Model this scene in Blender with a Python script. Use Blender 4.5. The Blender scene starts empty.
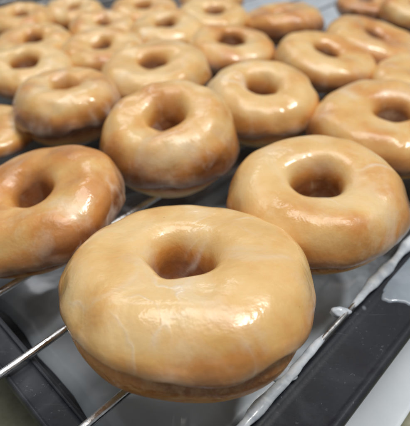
import bpy, math, random
import numpy as np

sc = bpy.context.scene
col = sc.collection

# ------------------------------------------------------------------ camera
CAM_H = 0.135
PITCH = math.atan(403 / 560)
cam_d = bpy.data.cameras.new('camera')
cam = bpy.data.objects.new('camera', cam_d)
col.objects.link(cam)
cam.location = (0, 0, CAM_H)
cam.rotation_euler = (math.pi / 2 - PITCH, 0, 0)
cam_d.sensor_fit = 'HORIZONTAL'
cam_d.sensor_width = 36
cam_d.lens = 36 * 560 / 410
cam_d.clip_start = 0.005
cam_d.clip_end = 60
cam_d.dof.use_dof = True
cam_d.dof.focus_distance = 0.165
cam_d.dof.aperture_fstop = 17
sc.camera = cam

# ------------------------------------------------------------------ world: dim neutral room light
w = bpy.data.worlds.new('World')
sc.world = w
w.use_nodes = True
bg = w.node_tree.nodes['Background']
bg.inputs[0].default_value = (0.97, 0.98, 1.0, 1)
bg.inputs[1].default_value = 0.22


def area(name, loc, target, sx, sy, power, colr):
    l = bpy.data.lights.new(name, 'AREA')
    l.shape = 'RECTANGLE'
    l.size, l.size_y = sx, sy
    l.energy = power
    l.color = colr
    o = bpy.data.objects.new(name, l)
    col.objects.link(o)
    o.location = loc
    d = np.array(target) - np.array(loc)
    from mathutils import Vector
    o.rotation_euler = Vector(d).to_track_quat('-Z', 'Y').to_euler()
    return o


# two ceiling fittings over the work table and a broad soft window-like source behind
area('ceiling_lamp', (0.72, 0.16, 1.50), (0.05, 0.25, 0), 0.34, 0.13, 8.5, (1.0, 0.97, 0.92))
area('ceiling_lamp', (0.10, 0.35, 2.0), (0.05, 0.25, 0), 1.5, 1.0, 18.5, (1.0, 0.97, 0.93))
area('ceiling_lamp', (-0.45, 1.7, 1.6), (0.0, 0.35, 0), 0.9, 0.3, 3, (0.93, 0.96, 1.0))

sc.view_settings.view_transform = 'Standard'
sc.view_settings.look = 'None'
sc.view_settings.exposure = 0.20
sc.view_settings.gamma = 1.0


# ------------------------------------------------------------------ helpers
def tag(o, label=None, cat=None, group=None, kind=None):
    if label: o['label'] = label
    if cat: o['category'] = cat
    if group: o['group'] = group
    if kind: o['kind'] = kind
    return o


def link_mesh(name, verts, faces, mat, parent=None, smooth=True, attr=None):
    me = bpy.data.meshes.new(name)
    me.from_pydata([tuple(map(float, v)) for v in verts], [], faces)
    if smooth:
        me.polygons.foreach_set('use_smooth', [True] * len(me.polygons))
    if attr is not None:
        for k, vals in attr.items():
            a = me.attributes.new(k, 'FLOAT', 'POINT')
            a.data.foreach_set('value', np.asarray(vals, dtype=np.float32))
    me.materials.append(mat)
    me.update()
    o = bpy.data.objects.new(name, me)
    col.objects.link(o)
    if parent: o.parent = parent
    return o


def empty(name, loc, rz=0.0):
    o = bpy.data.objects.new(name, None)
    o.empty_display_size = 0.01
    col.objects.link(o)
    o.location = loc
    o.rotation_euler = (0, 0, rz)
    return o


class NT:
    def __init__(s, name):
        s.m = bpy.data.materials.new(name)
        s.m.use_nodes = True
        s.t = s.m.node_tree
        s.p = s.t.nodes['Principled BSDF']
        s.tc = s.t.nodes.new('ShaderNodeTexCoord')
        s.oi = s.t.nodes.new('ShaderNodeObjectInfo')
        va = s.n('ShaderNodeVectorMath'); va.operation = 'SCALE'
        cmb = s.n('ShaderNodeCombineXYZ')
        for i in range(3): s.l(s.oi.outputs['Random'], cmb.inputs[i])
        s.l(cmb.outputs[0], va.inputs[0]); va.inputs['Scale'].default_value = 7.3
        ad = s.n('ShaderNodeVectorMath')
        s.l(s.tc.outputs['Object'], ad.inputs[0]); s.l(va.outputs[0], ad.inputs[1])
        s.co = ad.outputs[0]

    def n(s, t): return s.t.nodes.new(t)
    def l(s, a, b): s.t.links.new(a, b)

    def noise(s, scale, detail=4, rough=0.55, dist=0.0, vec=None):
        n = s.n('ShaderNodeTexNoise')
        s.l(vec if vec else s.co, n.inputs['Vector'])
        n.inputs['Scale'].default_value = scale
        n.inputs['Detail'].default_value = detail
        n.inputs['Roughness'].default_value = rough
        n.inputs['Distortion'].default_value = dist
        return n.outputs['Fac']

    def vor(s, scale, feature='F1', vec=None):
        n = s.n('ShaderNodeTexVoronoi'); n.feature = feature
        s.l(vec if vec else s.co, n.inputs['Vector'])
        n.inputs['Scale'].default_value = scale
        return n.outputs['Distance']

    def ramp(s, src, stops):
        r = s.n('ShaderNodeValToRGB')
        e = r.color_ramp.elements
        while len(e) < len(stops): e.new(0.5)
        for i, (p, c) in enumerate(stops):
            e[i].position = p
            e[i].color = (c, c, c, 1) if isinstance(c, (int, float)) else (*c, 1)
        s.l(src, r.inputs[0])
        return r.outputs[0]

    def mix(s, fac, a, b, mode='MIX'):
        m = s.n('ShaderNodeMix'); m.data_type = 'RGBA'; m.blend_type = mode
        for inp, v in ((m.inputs[0], fac), (m.inputs[6], a), (m.inputs[7], b)):
            if isinstance(v, (int, float)): inp.default_value = v
            elif isinstance(v, tuple): inp.default_value = (*v, 1)
            else: s.l(v, inp)
        return m.outputs[2]

    def math(s, op, a, b=0.0, clamp=False):
        m = s.n('ShaderNodeMath'); m.operation = op; m.use_clamp = clamp
        for inp, v in ((m.inputs[0], a), (m.inputs[1], b)):
            if isinstance(v, (int, float)): inp.default_value = v
            else: s.l(v, inp)
        return m.outputs[0]

    def attr(s, name):
        a = s.n('ShaderNodeAttribute'); a.attribute_name = name
        return a.outputs['Fac']

    def bump(s, h, strength, dist, prev=None):
        b = s.n('ShaderNodeBump')
        b.inputs['Strength'].default_value = strength
        b.inputs['Distance'].default_value = dist
        s.l(h, b.inputs['Height'])
        if prev: s.l(prev, b.inputs['Normal'])
        return b.outputs[0]

    def set(s, **kw):
        for k, v in kw.items():
            inp = s.p.inputs[k.replace('_', ' ')]
            if hasattr(v, 'is_linked') or hasattr(v, 'links'): s.l(v, inp)
            elif isinstance(v, tuple) and len(v) == 3 and inp.type == 'RGBA': inp.default_value = (*v, 1)
            else: inp.default_value = v
        return s.m


# ------------------------------------------------------------------ materials
def doughnut_mat(name, glazed, tone=0.0):
    s = NT(name)
    fry_shade = s.attr('fry_shade')                       # fried browning by height, plus painted shade in hole and on flank
    n1 = s.noise(28, 4, 0.55, 0.6)
    n2 = s.noise(110, 4, 0.6, 0.4)
    v = s.math('ADD', fry_shade, s.math('MULTIPLY', s.math('SUBTRACT', n1, 0.5), 1.00))
    v = s.math('ADD', v, s.math('MULTIPLY', s.math('SUBTRACT', n2, 0.5), 0.45))
    v = s.math('ADD', v, tone)
    v = s.math('ADD', v, s.math('MULTIPLY', s.math('SUBTRACT', s.oi.outputs['Random'], 0.5), 0.16), True)
    c = s.ramp(v, [(0.0, (0.86, 0.60, 0.27)), (0.24, (0.79, 0.465, 0.150)), (0.48, (0.68, 0.295, 0.062)),
                   (0.76, (0.47, 0.185, 0.040)), (1.0, (0.25, 0.085, 0.020))])
    if glazed:
        # crusted sugar: broad frosty smears and fine pale flecks
        fr = s.ramp(s.noise(36, 5, 0.6, 1.3), [(0.53, 0.0), (0.74, 0.40)])
        c = s.mix(fr, c, (0.86, 0.76, 0.62))
        fl = s.ramp(s.noise(240, 3, 0.6, 0.3), [(0.50, 0.0), (0.72, 1.0)])
        flm = s.ramp(s.noise(42, 2, 0.5), [(0.50, 0.0), (0.66, 0.26)])
        c = s.mix(s.math('MULTIPLY', fl, flm), c, (0.90, 0.78, 0.50))
        rg = s.math('ABSOLUTE', s.math('SUBTRACT', s.noise(24, 3, 0.5, 1.2), 0.5))
        ridge = s.ramp(rg, [(0.0, 1.0), (0.030, 0.0)])
        rm = s.ramp(s.noise(34, 2, 0.5), [(0.56, 0.0), (0.68, 0.50)])
        ridge = s.math('MULTIPLY', ridge, rm)
        c = s.mix(ridge, c, (0.88, 0.80, 0.70))
        pool = s.math('MULTIPLY', s.attr('bead'), s.ramp(s.noise(60, 3), [(0.40, 0.1), (0.65, 0.55)]))
        c = s.mix(pool, c, (0.84, 0.72, 0.58))
        sp = s.ramp(s.vor(260), [(0.05, 0.55), (0.10, 0.0)])
        spm = s.ramp(s.noise(75, 2), [(0.62, 0.0), (0.68, 1.0)])
        c = s.mix(s.math('MULTIPLY', sp, spm), c, (0.40, 0.16, 0.05))
        h1 = s.noise(150, 3, 0.55, 0.4)
        h2 = s.noise(620, 3, 0.6)
        b = s.bump(h1, 0.38, 0.0010)
        b = s.bump(h2, 0.35, 0.0003, b)
        b = s.bump(ridge, 0.5, 0.0004, b)
        rough = s.ramp(s.noise(70, 4), [(0.35, 0.30), (0.65, 0.55)])
        crough = s.ramp(s.noise(55, 4, 0.6, 0.6), [(0.40, 0.07), (0.62, 0.38)])
        s.set(Base_Color=c, Roughness=rough, Normal=b, Coat_Weight=0.9, Coat_IOR=1.55)
        s.l(crough, s.p.inputs['Coat Roughness'])
        s.l(b, s.p.inputs['Coat Normal'])
    else:
        wr = s.noise(260, 5, 0.7, 0.8)
        c = s.mix(s.ramp(wr, [(0.45, 0.0), (0.75, 0.4)]), c, (0.80, 0.58, 0.32))
        b = s.bump(s.noise(170, 4, 0.6, 0.5), 0.8, 0.0014)
        b = s.bump(s.vor(700), 0.4, 0.0004, b)
        b = s.bump(s.noise(800, 3, 0.6), 0.4, 0.0003, b)
        s.set(Base_Color=c, Roughness=0.42, Normal=b, Coat_Weight=0.45, Coat_Roughness=0.22)
        s.l(b, s.p.inputs['Coat Normal'])
    s.set(Subsurface_Weight=0.35, Subsurface_Radius=(0.0035, 0.0020, 0.0009), Subsurface_Scale=1.0)
    return s.m


M_GLAZE = doughnut_mat('sugar_glaze', True)
M_DOUGH = doughnut_mat('fried_dough', False, -0.12)
M_GLAZE_D = doughnut_mat('sugar_glaze_dark', True, 0.30)
M_DOUGH_D = doughnut_mat('fried_dough_dark', False, 0.35)


def m_steel():
    s = NT('bright_wire_steel')
    c = s.ramp(s.noise(120, 4, 0.6), [(0.35, (0.60, 0.61, 0.62)), (0.62, (0.90, 0.91, 0.92))])
    b = s.bump(s.noise(700, 3), 0.3, 0.0003)
    return s.set(Base_Color=c, Metallic=1.0, Roughness=s.ramp(s.noise(200, 3), [(0.3, 0.16), (0.7, 0.42)]), Normal=b)


def m_wet_glaze(name, a, b_, rough=0.16, sc_=45, bumpd=0.0008):
    s = NT(name)
    c = s.ramp(s.noise(sc_, 4, 0.55, 0.8), [(0.32, a), (0.68, b_)])
    b = s.bump(s.noise(90, 3, 0.5), 0.35, bumpd)
    s.set(Base_Color=c, Roughness=rough, Normal=b, Coat_Weight=0.6, Coat_Roughness=0.06,
          Subsurface_Weight=0.2, Subsurface_Radius=(0.003, 0.003, 0.003), Subsurface_Scale=1.0)
    return s.m


ANG_ = math.radians(49)


def m_tray():
    s = NT('dark_coated_steel')
    c = s.ramp(s.noise(60, 5, 0.6), [(0.3, (0.018, 0.020, 0.026)), (0.7, (0.030, 0.034, 0.042))])
    dust = s.ramp(s.noise(900, 2, 0.5), [(0.66, 0.0), (0.76, 0.55)])
    dm = s.ramp(s.noise(60, 3), [(0.42, 0.1), (0.62, 1.0)])
    c = s.mix(s.math('MULTIPLY', dust, dm), c, (0.22, 0.23, 0.25))
    smear = s.ramp(s.noise(22, 5, 0.6, 1.2), [(0.52, 0.0), (0.75, 0.35)])
    c = s.mix(smear, c, (0.13, 0.14, 0.16))
    drop = s.ramp(s.vor(130), [(0.10, 0.5), (0.16, 0.0)])
    c = s.mix(s.math('MULTIPLY', drop, s.ramp(s.noise(40, 2), [(0.60, 0.0), (0.66, 1.0)])), c, (0.34, 0.38, 0.43))
    mp = s.n('ShaderNodeMapping'); mp.inputs['Rotation'].default_value = (0, 0, -ANG_); mp.inputs['Scale'].default_value = (25, 900, 25)
    s.l(s.tc.outputs['Object'], mp.inputs['Vector'])
    scr = s.ramp(s.noise(1.0, 2, 0.5, 0.3, vec=mp.outputs[0]), [(0.66, 0.0), (0.72, 0.35)])
    c = s.mix(s.math('MULTIPLY', scr, s.ramp(s.noise(50, 2), [(0.5, 0.0), (0.62, 1.0)])), c, (0.16, 0.165, 0.175))
    b = s.bump(s.noise(900, 3, 0.6), 0.25, 0.0002)
    return s.set(Base_Color=c, Roughness=s.ramp(s.noise(35, 4), [(0.3, 0.38), (0.7, 0.58)]), Normal=b, Specular_IOR_Level=0.28)


def m_counter():
    s = NT('worktop_stone')
    c = s.ramp(s.noise(26, 6, 0.62, 0.6), [(0.3, (0.20, 0.20, 0.13)), (0.55, (0.31, 0.31, 0.22)), (0.75, (0.45, 0.46, 0.37))])
    c = s.mix(s.ramp(s.noise(300, 3, 0.6), [(0.4, 0.0), (0.7, 0.3)]), c, (0.10, 0.10, 0.07))
    return s.set(Base_Color=c, Roughness=0.5, Normal=s.bump(s.noise(400, 3), 0.3, 0.0003))


def m_paper():
    s = NT('greaseproof_paper')
    c = s.ramp(s.noise(40, 4), [(0.3, (0.68, 0.74, 0.80)), (0.7, (0.78, 0.83, 0.87))])
    b = s.bump(s.noise(35, 3, 0.5, 0.6), 0.6, 0.002)
    b = s.bump(s.noise(700, 3), 0.2, 0.0002, b)
    return s.set(Base_Color=c, Roughness=0.7, Normal=b)


M_STEEL = m_steel()
M_TRAY = m_tray()
M_COUNTER = m_counter()
M_PAPER = m_paper()
M_POOL = m_wet_glaze('pooled_glaze', (0.30, 0.33, 0.36), (0.42, 0.46, 0.50), 0.14, 30)
M_DRIP = m_wet_glaze('wet_glaze_coat', (0.46, 0.52, 0.60), (0.80, 0.86, 0.92), 0.25, 200)
M_SPILL = m_wet_glaze('spilled_glaze', (0.26, 0.31, 0.37), (0.42, 0.48, 0.55), 0.20, 60)

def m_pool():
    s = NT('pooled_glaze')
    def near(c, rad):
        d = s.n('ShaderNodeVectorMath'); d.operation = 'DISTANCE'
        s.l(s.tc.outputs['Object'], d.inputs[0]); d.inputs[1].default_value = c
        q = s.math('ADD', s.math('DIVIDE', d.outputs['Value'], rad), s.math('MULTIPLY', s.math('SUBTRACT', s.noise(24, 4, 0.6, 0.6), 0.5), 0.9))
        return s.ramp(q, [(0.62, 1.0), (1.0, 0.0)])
    k = s.math('MAXIMUM', near((-0.005, 0.110, -0.026), 0.120), near((0.12, 0.60, -0.026), 0.17))  # pale only round these two spots, dark elsewhere
    gap_shade = s.ramp(s.noise(30, 4, 0.6, 0.8), [(0.3, (0.018, 0.017, 0.016)), (0.7, (0.060, 0.058, 0.056))])  # shade in the gaps between doughnuts, put into the pool colour
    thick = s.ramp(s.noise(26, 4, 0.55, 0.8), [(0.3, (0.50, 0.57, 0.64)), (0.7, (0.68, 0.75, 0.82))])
    c = s.mix(k, gap_shade, thick)
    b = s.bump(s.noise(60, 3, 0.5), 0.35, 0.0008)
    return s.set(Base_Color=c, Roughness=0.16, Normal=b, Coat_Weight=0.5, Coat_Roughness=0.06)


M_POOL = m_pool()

# ------------------------------------------------------------------ tray frame: u runs along the wires, v across them
ANG = math.radians(49)
CA, SA = math.cos(ANG), math.sin(ANG)


def W(u, v, z=0.0):
    return (u * CA - v * SA, u * SA + v * CA, z)


# worktop
sz = 6.0
link = link_mesh('worktop', [(-sz, -sz, -0.036), (sz, -sz, -0.036), (sz, sz, -0.036), (-sz, sz, -0.036)], [(0, 1, 2, 3)], M_COUNTER, smooth=False)
tag(link, 'dull greenish beige stone worktop under the dark tray', 'worktop', kind='structure')

# tray : closed sweep of one rim profile round a rounded rectangle
SHEAR = 0.11
U0, U1, V0, V1 = 0.0450, 0.70, 0.0508, 0.62          # inner edge of the flange


def rrect(off, r, n=8):
    """rounded rectangle grown outwards by off (corner radius r+off)"""
    R = max(r + off, 0.0008)
    cs = [(U1 - r, V1 - r, 0), (U0 + r, V1 - r, 90), (U0 + r, V0 + r, 180), (U1 - r, V0 + r, 270)]
    pts = []
    for cu, cv, a0 in cs:
        for i in range(n + 1):
            a = math.radians(a0 + 90 * i / n)
            ku = 0.535 if math.cos(a) < -1e-6 and off > 0.002 else 1.0
            pu = cu + (r + off * ku) * math.cos(a) if R > 0.001 else cu
            pv = cv + R * math.sin(a)
            pts.append((pu + SHEAR * (pv - V0), pv))
    return pts


def sweep(name, prof, mat, parent, r=0.012, outer_scale=None):
    rings = []
    for off, z in prof:
        rings.append([W(u, v, z) for u, v in rrect(off, r)])
    n = len(rings[0])
    vs = [p for ring in rings for p in ring]
    fs = []
    for k in range(len(rings) - 1):
        for i in range(n):
            j = (i + 1) % n
            fs.append((k * n + i, k * n + j, (k + 1) * n + j, (k + 1) * n + i))
    return link_mesh(name, vs, fs, mat, parent)


tray = empty('glazing_tray', W(0, 0, 0))
tag(tray, 'dark charcoal steel tray with wide flat rim holding the wire rack', 'tray')
ZR = -0.0035
FW = 0.0187
flange = [(-0.0012, ZR - 0.0075), (-0.0010, ZR - 0.0030), (-0.0004, ZR - 0.0012), (0.0004, ZR - 0.0003), (0.0014, ZR), (0.0024, ZR - 0.0005), (0.0034, ZR - 0.0011),
          (0.0045, ZR - 0.0012), (FW - 0.0030, ZR - 0.0012), (FW - 0.0022, ZR - 0.0008), (FW - 0.0014, ZR - 0.0001), (FW - 0.0006, ZR - 0.0001),
          (FW + 0.0002, ZR - 0.0008), (FW + 0.0006, ZR - 0.0020), (FW + 0.0004, ZR - 0.0040), (FW - 0.0008, ZR - 0.0044)]
sweep('rim', flange, M_TRAY, tray)
basin = [(-0.0010, ZR - 0.0070), (-0.0016, -0.022), (-0.0024, -0.0265), (-0.0050, -0.0285), (-0.0085, -0.0290)]
bo = sweep('basin', basin, M_TRAY, tray, r=0.012)
pts = rrect(-0.0085, 0.012)
link_mesh('basin_floor', [W(u, v, -0.0290) for u, v in pts], [tuple(range(len(pts)))], M_TRAY, tray, smooth=False)

# glaze lying in the tray
rng = np.random.default_rng(5)


def blob_sheet(name, outline, zc, th, mat, parent=None, wob=0.0):
    """a puddle with a rounded rim"""
    n = len(outline)
    c = np.mean(outline, axis=0)
    vs, fs = [], []
    prof = [(1.0, 0.0), (0.995, th * 0.55), (0.975, th * 0.9), (0.93, th), (0.6, th), (0.3, th)]
    for k, (s_, z) in enumerate(prof):
        for p in outline:
            q = c + (np.array(p) - c) * s_
            vs.append(W(q[0], q[1], zc + z))
    for k in range(len(prof) - 1):
        for i in range(n):
            j = (i + 1) % n
            fs.append((k * n + i, k * n + j, (k + 1) * n + j, (k + 1) * n + i))
    fs.append(tuple((len(prof) - 1) * n + i for i in range(n)))
    return link_mesh(name, vs, fs, mat, parent)


pool_pts = []
base = rrect(-0.0068, 0.012, 10)
# resample each straight run
full = []
for i in range(len(base)):
    a, b = np.array(base[i]), np.array(base[(i + 1) % len(base)])
    m = max(1, int(np.linalg.norm(b - a) / 0.012))
    for k in range(m): full.append(a + (b - a) * k / m)
cen = np.array([(U0 + U1) / 2 + SHEAR * 0.28, (V0 + V1) / 2])
for i, p in enumerate(full):
    g = 0.0012 * (math.sin(i * 0.7) + math.sin(i * 1.9 + 1)) + 0.0024
    d = cen - p
    pool_pts.append(tuple(p + d / np.linalg.norm(d) * g))
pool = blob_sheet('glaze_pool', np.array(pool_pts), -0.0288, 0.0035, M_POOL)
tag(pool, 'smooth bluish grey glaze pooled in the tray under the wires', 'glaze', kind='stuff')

# spilled glaze over the rim at the right
th_ = np.linspace(0, 2 * math.pi, 160, endpoint=False)
sp = []
for t in th_:
    du = 0.042 * math.copysign(abs(math.cos(t)) ** 0.6, math.cos(t)) * (1 + 0.05 * math.sin(3 * t + 1) + 0.03 * math.sin(7 * t))
    jg = 0.012 * math.sin(13 * t + 1) + 0.006 * math.sin(23 * t) + 0.004 * math.sin(37 * t + 2)
    du *= 1 + jg
    dv = (1 + 2 * jg) * 0.0100 * math.copysign(abs(math.sin(t)) ** 0.7, math.sin(t)) * (1 + 0.10 * math.sin(5 * t) + 0.06 * math.sin(11 * t + 2))
    sp.append((0.1900 + du, 0.0415 + dv))
spill = blob_sheet('glaze_spill', np.array(sp), ZR - 0.0014, 0.0009, M_SPILL)
tag(spill, 'bluish grey glaze spilled on the right tray rim below the second doughnut', 'glaze', kind='stuff')

# paper on the worktop right of the tray
g = []
nu, nv = 40, 16
for i in range(nu + 1):
    for j in range(nv + 1):
        u = -0.05 + 0.70 * i / nu
        v = 0.0480 - 0.0242 * j / nv - 0.0008 * math.sin(i * 0.8) * (j / nv)
        z = -0.0325 + 0.0009 * math.sin(i * 0.9 + j * 0.35) + 0.0006 * math.sin(i * 0.37 - j * 0.5 + 1)
        g.append(W(u, v, z + 0.014 * 0))
fs = [(i * (nv + 1) + j, (i + 1) * (nv + 1) + j, (i + 1) * (nv + 1) + j + 1, i * (nv + 1) + j + 1) for i in range(nu) for j in range(nv)]
paper = link_mesh('paper_sheet', g, fs, M_PAPER)
so = paper.modifiers.new('thickness', 'SOLIDIFY'); so.thickness = 0.0003
tag(paper, 'bluish white paper on the worktop along the right edge of the tray', 'paper')


# ------------------------------------------------------------------ wire rack
def tube(name, pts, radii, mat, parent=None, n=14, wobble=0.0, seed=0, flat=1.0):
    r_ = np.random.default_rng(seed)
    pts = [np.array(p, float) for p in pts]
    vs, fs = [], []
    for k, p in enumerate(pts):
        a = pts[max(k - 1, 0)]; b = pts[min(k + 1, len(pts) - 1)]
        d = (b - a) / np.linalg.norm(b - a)
        up = np.array([0, 0, 1.0]) if abs(d[2]) < 0.9 else np.array([1.0, 0, 0])
        s1 = np.cross(d, up); s1 /= np.linalg.norm(s1)
        s2 = np.cross(s1, d)
        rk = radii[k] if hasattr(radii, '__len__') else radii
        for i in range(n):
            t = 2 * math.pi * i / n
            rr = rk * (1 + wobble * r_.normal())
            vs.append(p + s1 * math.cos(t) * rr + s2 * math.sin(t) * rr * flat)
    for k in range(len(pts) - 1):
        for i in range(n):
            j = (i + 1) % n
            fs.append((k * n + i, k * n + j, (k + 1) * n + j, (k + 1) * n + i))
    fs.append(tuple(range(n))[::-1]); fs.append(tuple((len(pts) - 1) * n + i for i in range(n)))
    return link_mesh(name, vs, fs, mat, parent)


rack = empty('wire_rack', W(0, 0, 0))
tag(rack, 'bright steel wire rack lying across the dark tray under the doughnuts', 'rack')
RW = 0.0015
wires_v = [0.0512, 0.0835, 0.1163] + [0.1475 + 0.0318 * k for k in range(14)]
for k, v in enumerate(wires_v):
    us = np.linspace(-0.010, 0.69, 80)
    rr = 0.00135 if k else 0.0008
    zc = -0.00135 if k else -0.0012
    tube('wire', [W(u, v + 0.0002 * math.sin(u * 30 + k), zc) for u in us], rr, M_STEEL, rack)
for u in (-0.010, 0.69):
    vsn = np.linspace(0.048, 0.565, 30)
    tube('cross_rod', [W(u, v, -0.0040) for v in vsn], 0.0016, M_STEEL, rack)


def rod_coat(name, v, u0, u1, r0, seed, rack_, taper=0.0):
    """uneven skin of dried glaze clinging to a wire"""
    r_ = np.random.default_rng(seed)
    us = np.arange(u0, u1, 0.0009)
    n = len(us)
    ph = r_.uniform(0, 6.28, 9); fr = r_.uniform(60, 900, 9); am = 0.00028 / (1 + fr / 260)
    rad = r0 + sum(am[i] * np.sin(us * fr[i] + ph[i]) for i in range(9))
    rad = rad
    e = np.minimum(np.arange(n), np.arange(n)[::-1]) / 11.0
    rad = np.maximum(rad * (1 - taper * np.linspace(0, 1, n)) * np.clip(0.35 + e, 0, 1), 0.00140 * np.clip(0.45 + e, 0, 1))
    cv = [v + 0.00018 * math.sin(u * 210 + seed) for u in us]
    return tube(name, [W(u, c_, -0.0012) for u, c_ in zip(us, cv)], rad, M_DRIP, rack_, n=16, wobble=0.025, seed=seed, flat=0.72)


rod_coat('glaze_coat', 0.0512, 0.050, 0.1190, 0.00215, 3, rack, 0.35)
rod_coat('glaze_coat', 0.0512, 0.1345, 0.300, 0.0019, 8, rack)


def lump(name, c, rad, mat, parent, seed=0, n=24):
    r_ = np.random.default_rng(seed)
    ph = r_.uniform(0, 6.28, (6, 2))
    vs, fs = [], []
    m = n // 2
    for i in range(m + 1):
        th = math.pi * i / m
        for j in range(n):
            f = 2 * math.pi * j / n
            d = np.array([math.sin(th) * math.cos(f), math.sin(th) * math.sin(f), math.cos(th)])
            q = 1 + 0.10 * math.sin(3 * d[0] + ph[0, 0]) + 0.08 * math.sin(4 * d[1] + ph[1, 0]) + 0.06 * math.sin(7 * d[2] + 5 * d[0] + ph[2, 0])
            vs.append(np.array(c) + d * np.array(rad) * q)
    for i in range(m):
        for j in range(n):
            k = (j + 1) % n
            fs.append((i * n + j, (i + 1) * n + j, (i + 1) * n + k, i * n + k))
    return link_mesh(name, vs, fs, mat, parent)


lump('glaze_blob', W(0.1300, 0.0527, -0.0014), (0.0034, 0.0021, 0.0017), M_DRIP, rack, 1)
lump('glaze_blob', W(0.0965, 0.0532, -0.0018), (0.0052, 0.0026, 0.0016), M_DRIP, rack, 2)


# ------------------------------------------------------------------ doughnuts
class Noise3:
    """smooth random field, sum of plane waves"""
    def __init__(s, seed, f0, f1, n=26):
        r = np.random.default_rng(seed)
        d = r.normal(size=(n, 3)); d /= np.linalg.norm(d, axis=1)[:, None]
        s.k = d * r.uniform(f0, f1, n)[:, None]
        s.p = r.uniform(0, 2 * math.pi, n)
        s.n = n

    def __call__(s, P):
        q = np.zeros(P.shape[:-1])
        for i in range(s.n):
            q += np.sin(P @ s.k[i] + s.p[i])
        return q / math.sqrt(s.n / 2)


def spow(x, p): return np.sign(x) * np.abs(x) ** p


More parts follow.
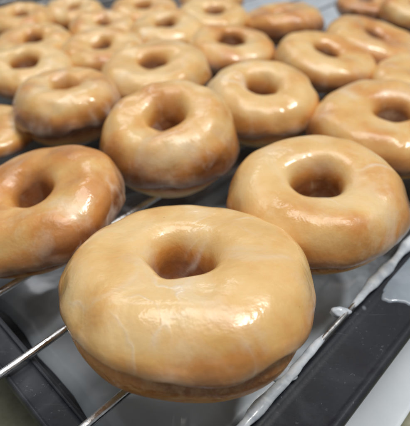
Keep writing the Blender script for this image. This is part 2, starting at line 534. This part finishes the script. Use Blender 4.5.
def make_doughnut(x, y, D, hr, label, seed, res=1.0, tilt=(0, 0), hole=0.21, crease=1.0, flank=1.5, tone=0.0, dark=False,
                  hole_off=(0, 0), hem=-16, pinch=0.45, taper=0.05, dz=0.0, squash=(0, 0.10), lumpy=1.25):
    R = D / 2
    H = hr * D
    rg = np.random.default_rng(seed)
    tone = tone + (0.09 * math.sin(seed * 1.7) if res < 1.1 else 0.0)
    lumpy = lumpy * (1.0 + 0.25 * math.sin(seed * 2.3)) if res < 1.1 else lumpy
    nA = Noise3(seed + 1, 1.2, 2.6, 16)
    nB = Noise3(seed + 2, 3.5, 7.5, 26)
    nC = Noise3(seed + 3, 10, 24, 34)
    nD = Noise3(seed + 4, 5, 13, 30)
    ph = rg.uniform(0, 6.28, 6)
    am = rg.normal(0, 1, 6) * np.array([0.0, 0.018, 0.012, 0.009, 0.006, 0.005])

    def P(t, a):
        ct, st = np.cos(t), np.sin(t)
        out = 1 + sum(am[i] * np.sin((i + 1) * a + ph[i]) for i in range(6))
        rin = hole * (1 + 0.10 * np.sin(2 * a + ph[1]) + 0.04 * np.sin(3 * a + ph[2]) + 0.02 * np.sin(5 * a + ph[0]))
        rc = 0.62 + 0 * a
        r = np.where(ct >= 0, rc + (out - rc) * spow(ct, 0.90), rc - (rc - rin) * spow(-ct, 0.55))
        zt = 0.49 + 0.51 * spow(np.maximum(st, 0), np.where(ct < 0, 0.66, 0.95))
        zb = 0.49 - 0.49 * spow(np.maximum(-st, 0), 0.97)
        z = np.where(st >= 0, zt, zb)
        # lower body is a little narrower, pinched where it floated in the oil
        lowf = np.clip(-st, 0, 1) * (ct > -0.3)
        r = r - taper * lowf ** 1.2
        r = r - pinch * hole * np.clip(-ct, 0, 1) * np.exp(-((st + 0.35) / 0.35) ** 2)
        pin_t = math.radians(hem - 4) + 0.06 * np.sin(2 * a + ph[3]) + 0.05 * np.sin(5 * a + ph[4])
        r = r - crease * 0.030 * np.exp(-((t - pin_t) / 0.11) ** 2)
        r = r - crease * 0.008 / (1 + np.exp((t - pin_t + 0.02) / 0.04)) * (ct > 0)
        r = r + crease * 0.016 * np.exp(-((t - pin_t - 0.33) / 0.18) ** 2)
        # the crest is broad, slightly sagging towards the hole
        z = z * (1 + squash[0] * np.cos(a) + squash[1] * np.sin(a))
        hx = hole_off[0] * np.clip((0.75 - r) / 0.5, 0, 1)
        hy = hole_off[1] * np.clip((0.75 - r) / 0.5, 0, 1)
        p = np.stack([r * np.cos(a) + hx, r * np.sin(a) + hy, z * 2 * hr], -1)
        nrm = np.stack([ct * np.cos(a), ct * np.sin(a), st], -1)
        flat = np.clip((z * 2 * hr) / 0.10, 0, 1)[..., None]
        d = (0.020 * nA(p) + 0.0085 * nB(p) + 0.0019 * nC(p)) * lumpy * (1 - 0.55 * np.clip(-ct, 0, 1))
        return (p + nrm * d[..., None] * flat) * R

    def fry_shade_of(t, a, p):
        st, ct = np.sin(t), np.cos(t)
        pin_t = math.radians(hem - 4) + 0.06 * np.sin(2 * a + ph[3]) + 0.05 * np.sin(5 * a + ph[4])
        f = 0.17 + tone + 0 * t
        f = f + 0.80 * flank * np.clip(ct, 0, 1) ** 1.3 * np.clip(0.62 - st, 0, 1) * np.clip(1.15 + st, 0, 1)   # flank: fried brown, deepened by painted side shade
        f = f + 0.95 * np.clip(-ct, 0, 1) ** 1.2 * np.clip(0.80 - st, 0, 1)                    # hole wall: shade inside the hole painted as darker dough
        f = f + 0.9 * np.clip(-ct - 0.30, 0, 1) * np.clip(0.60 - st, 0, 1)  # extra painted shade low in the hole
        f = f + 0.18 * np.exp(-((t - pin_t) / 0.07) ** 2)                                       # dark seam
        f = f - 0.46 * np.exp(-((t - pin_t + 0.36) / 0.26) ** 2)                                # pale line below it
        return f + 0.08 * nD(p / R)

    na = int(200 * res); nt = int(90 * res)
    a = np.linspace(0, 2 * math.pi, na, endpoint=False)

    def grid(T, A):
        p = P(T, A)
        e = 1e-3
        da = P(T, A + e) - p; dt = P(T + e, A) - p
        n = np.cross(da, dt); n /= np.linalg.norm(n, axis=-1)[..., None] + 1e-12
        return p, n

    # dough
    t = np.linspace(-math.pi / 2, 1.5 * math.pi, nt, endpoint=False)
    T, A = np.meshgrid(t, a, indexing='ij')
    # keep the parameter inside -pi..pi for the crease
    T2 = np.where(T > math.pi, T - 2 * math.pi, T)
    p = P(T2, A)
    fr = fry_shade_of(T2, A, p)
    fs = []
    for i in range(nt):
        ii = (i + 1) % nt
        for j in range(na):
            jj = (j + 1) % na
            fs.append((i * na + j, i * na + jj, ii * na + jj, ii * na + j))
    root = empty('glazed_doughnut', (x, y, dz))
    root.rotation_euler = (math.radians(tilt[0]), math.radians(tilt[1]), rg.uniform(-0.2, 0.2))
    tag(root, label, 'doughnut', 'glazed doughnuts set out on the wire rack')
    link_mesh('dough', p.reshape(-1, 3), fs, M_DOUGH_D if dark else M_DOUGH, root, attr={'fry_shade': fr.ravel()})
    # glaze shell
    aa = a[None, :]
    ho = math.radians(hem) + 0.05 * np.sin(2 * aa + ph[3]) + 0.05 * np.sin(5 * aa + ph[4]) + 0.045 * np.sin(9 * aa + ph[5]) + 0.03 * np.sin(17 * aa + ph[0])
    hi = math.radians(203) + 0.10 * np.sin(2 * aa + ph[2]) + 0.04 * np.sin(5 * aa + ph[1])
    e = np.array([0, 0.004, 0.010, 0.018, 0.028, 0.042])
    s = np.concatenate([e, np.linspace(0.06, 0.94, max(int(64 * res), 14)), 1 - e[::-1]])[:, None]
    T = ho + (hi - ho) * s
    A = np.broadcast_to(aa, T.shape)
    q, n = grid(T, A)
    dist = np.minimum(s, 1 - s) + 0 * T
    off = np.interp(dist, [0, 0.004, 0.010, 0.018, 0.028, 0.042, 0.09, 0.5], [-0.0010, 0.0003, 0.0008, 0.0011, 0.0012, 0.0010, 0.0006, 0.0005])
    off = np.where((s > 0.5) & (off > 0.0005), 0.0005, off)
    edge = np.clip(1 - dist / 0.10, 0, 1) * (s < 0.5)
    thick = 1 + 0.45 * nD(q / R * 1.0)
    off = np.where(off > 0, off * np.clip(thick, 0.65, 2.0), off)
    # soft runs of glaze
    run = np.clip(0.00011 * nC(q / R), -0.00022, 0.0006)
    q = q + n * (off + run * (dist > 0.01))[..., None]
    m = s.shape[0]
    fs = []
    for i in range(m - 1):
        for j in range(na):
            jj = (j + 1) % na
            fs.append((i * na + j, i * na + jj, (i + 1) * na + jj, (i + 1) * na + j))
    TT = np.where(T > math.pi, T - 2 * math.pi, T)
    fr = fry_shade_of(TT, A, q)
    link_mesh('glaze', q.reshape(-1, 3), fs, M_GLAZE_D if dark else M_GLAZE, root, attr={'fry_shade': fr.ravel(), 'bead': edge.ravel()})
    return root


def UV(u, v):
    p = W(u, v); return p[0], p[1]


# where each ring stands (u, v), its diameter and its height / diameter
PLACE = [
    (0.0889, 0.0857, 0.0763, 0.407),
    (0.1568, 0.0818, 0.0646, 0.461),
    (0.0912, 0.1566, 0.0616, 0.393),
    (0.1539, 0.1552, 0.0572, 0.565),
    (0.1155, 0.2447, 0.0478, 0.231),
    (0.1499, 0.2218, 0.0514, 0.533),
    (0.2164, 0.1509, 0.0542, 0.489),
    (0.2368, 0.0932, 0.0671, 0.338),
    (0.2136, 0.2243, 0.0635, 0.342),
    (0.2948, 0.1602, 0.0600, 0.343),
    (0.3101, 0.1043, 0.0583, 0.283),
    (0.1699, 0.2833, 0.0519, 0.361),
    (0.2762, 0.2187, 0.0560, 0.322),
    (0.3422, 0.1534, 0.0634, 0.317),
    (0.2164, 0.2731, 0.0541, 0.351),
    (0.2683, 0.2681, 0.0527, 0.385),
    (0.1983, 0.3190, 0.0536, 0.328),
    (0.2473, 0.3075, 0.0472, 0.367),
    (0.3116, 0.2626, 0.0507, 0.409),
    (0.3438, 0.2255, 0.0579, 0.347),
    (0.2220, 0.3689, 0.0450, 0.400),
    (0.2593, 0.3557, 0.0428, 0.400),
    (0.2887, 0.3116, 0.0498, 0.410),
    (0.4268, 0.1621, 0.0522, 0.380),
    (0.4260, 0.2028, 0.0464, 0.355),
    (0.3562, 0.3034, 0.0512, 0.361),
]
# shape and look
DN = [
    (dict(res=1.9, hole=0.235, hem=7, crease=1.0, lumpy=0.95, taper=0.02, squash=(0, -0.03), tilt=(-4.5, 0), hole_off=(0, 0.03), pinch=0.55, tone=0.03, flank=1.75), 'nearest and largest glazed doughnut, in sharp focus over the front wires'),
    (dict(res=1.4, hole=0.235, hem=-8, flank=1.5), 'glazed doughnut right behind the nearest one, beside the tray rim'),
    (dict(res=1.3, hole=0.24, tilt=(2, -14), tone=0.19, crease=0.6), 'reddish brown doughnut cut by the left edge, just behind the nearest one'),
    (dict(res=1.2, hole=0.215, squash=(0.06, 0.13), tone=0.03, flank=1.4, crease=0.8), 'tall plump doughnut in the middle, straight behind the nearest one'),
    (dict(res=0.8, tone=-0.05), 'doughnut mostly outside the left edge, only its right side showing'),
    (dict(res=1.0, hole=0.22, squash=(0, 0.02), tilt=(-2, 0), flank=2.0, hem=-4, taper=0.10), 'small holed doughnut with dark brown side, behind the reddish brown one'),  # strong flank value includes painted shade below the overhanging top
    (dict(res=1.0, flank=1.5, hem=-8, taper=0.08, squash=(0, 0.13), hole=0.25), 'doughnut between the tall middle one and the one with the bright highlight'),
    (dict(res=1.0, hole=0.24, flank=1.5, hole_off=(0.10, 0)), 'wide glazed doughnut cut by the right edge, small bright highlight on top'),
    (dict(res=0.8, hole=0.20, hem=-6), 'blurred doughnut just behind and left of the tall middle one'),
    (dict(res=0.8, hole=0.23, squash=(-0.10, 0.10)), 'oval looking doughnut with glossy front lip, below the long brown one'),
    (dict(res=0.7, tone=-0.12), 'pale greyish doughnut at the right edge above the highlighted one'),
    (dict(res=0.8, hole=0.34, hole_off=(-0.1, -0.05)), 'flat looking doughnut at the left edge behind the small holed one'),
    (dict(res=0.8, hole=0.32, squash=(-0.05, 0.12)), 'squarish doughnut with a wide shallow hole, top centre'),
    (dict(res=0.8, tone=0.14, hole=0.22, squash=(-0.22, 0.08)), 'long brown glossy doughnut near the top right corner'),
    (dict(res=0.7, flank=1.9, hem=-4, taper=0.10), 'doughnut with pinkish brown front side, between two pale ones at upper left'),
    (dict(res=0.7, hole=0.28), 'blurred doughnut with a clear dark hole, upper centre left'),
    (dict(res=0.6), 'blurred yellowish doughnut in the second row from the top left corner'),
    (dict(res=0.6, hole=0.22), 'blurred doughnut behind the pinkish brown one, dark little hole'),
    (dict(res=0.6, hole=0.26), 'pale blurred doughnut at the top, left of the bluish gap in the rack'),
    (dict(res=0.7, tone=0.22, squash=(0.12, -0.1)), 'reddish brown doughnut with pale pink end beside the bluish gap'),
    (dict(res=0.6), 'blurred yellow doughnut nearest the dark top left corner'),
    (dict(res=0.6), 'small blurred doughnut along the top edge, second from the left corner'),
    (dict(res=0.6), 'blurred doughnut at the top edge behind the one with the clear dark hole'),
    (dict(res=0.6, tone=0.12), 'far doughnut in the very top right corner beyond the long brown one'),
    (dict(res=0.6, dark=1), 'dark brown far doughnut at the top edge right of the bluish gap'),
    (dict(res=0.5), 'far blurred doughnut at the top edge left of the bluish gap'),
]
for i, ((u, v, D, hr), (ex, lab)) in enumerate(zip(PLACE, DN)):
    ex = dict(ex)
    dk = bool(ex.pop('dark', 0))
    x_, y_ = UV(u, v)
    make_doughnut(x_, y_, D, hr, lab, 100 + 17 * i, dark=dk, **ex)
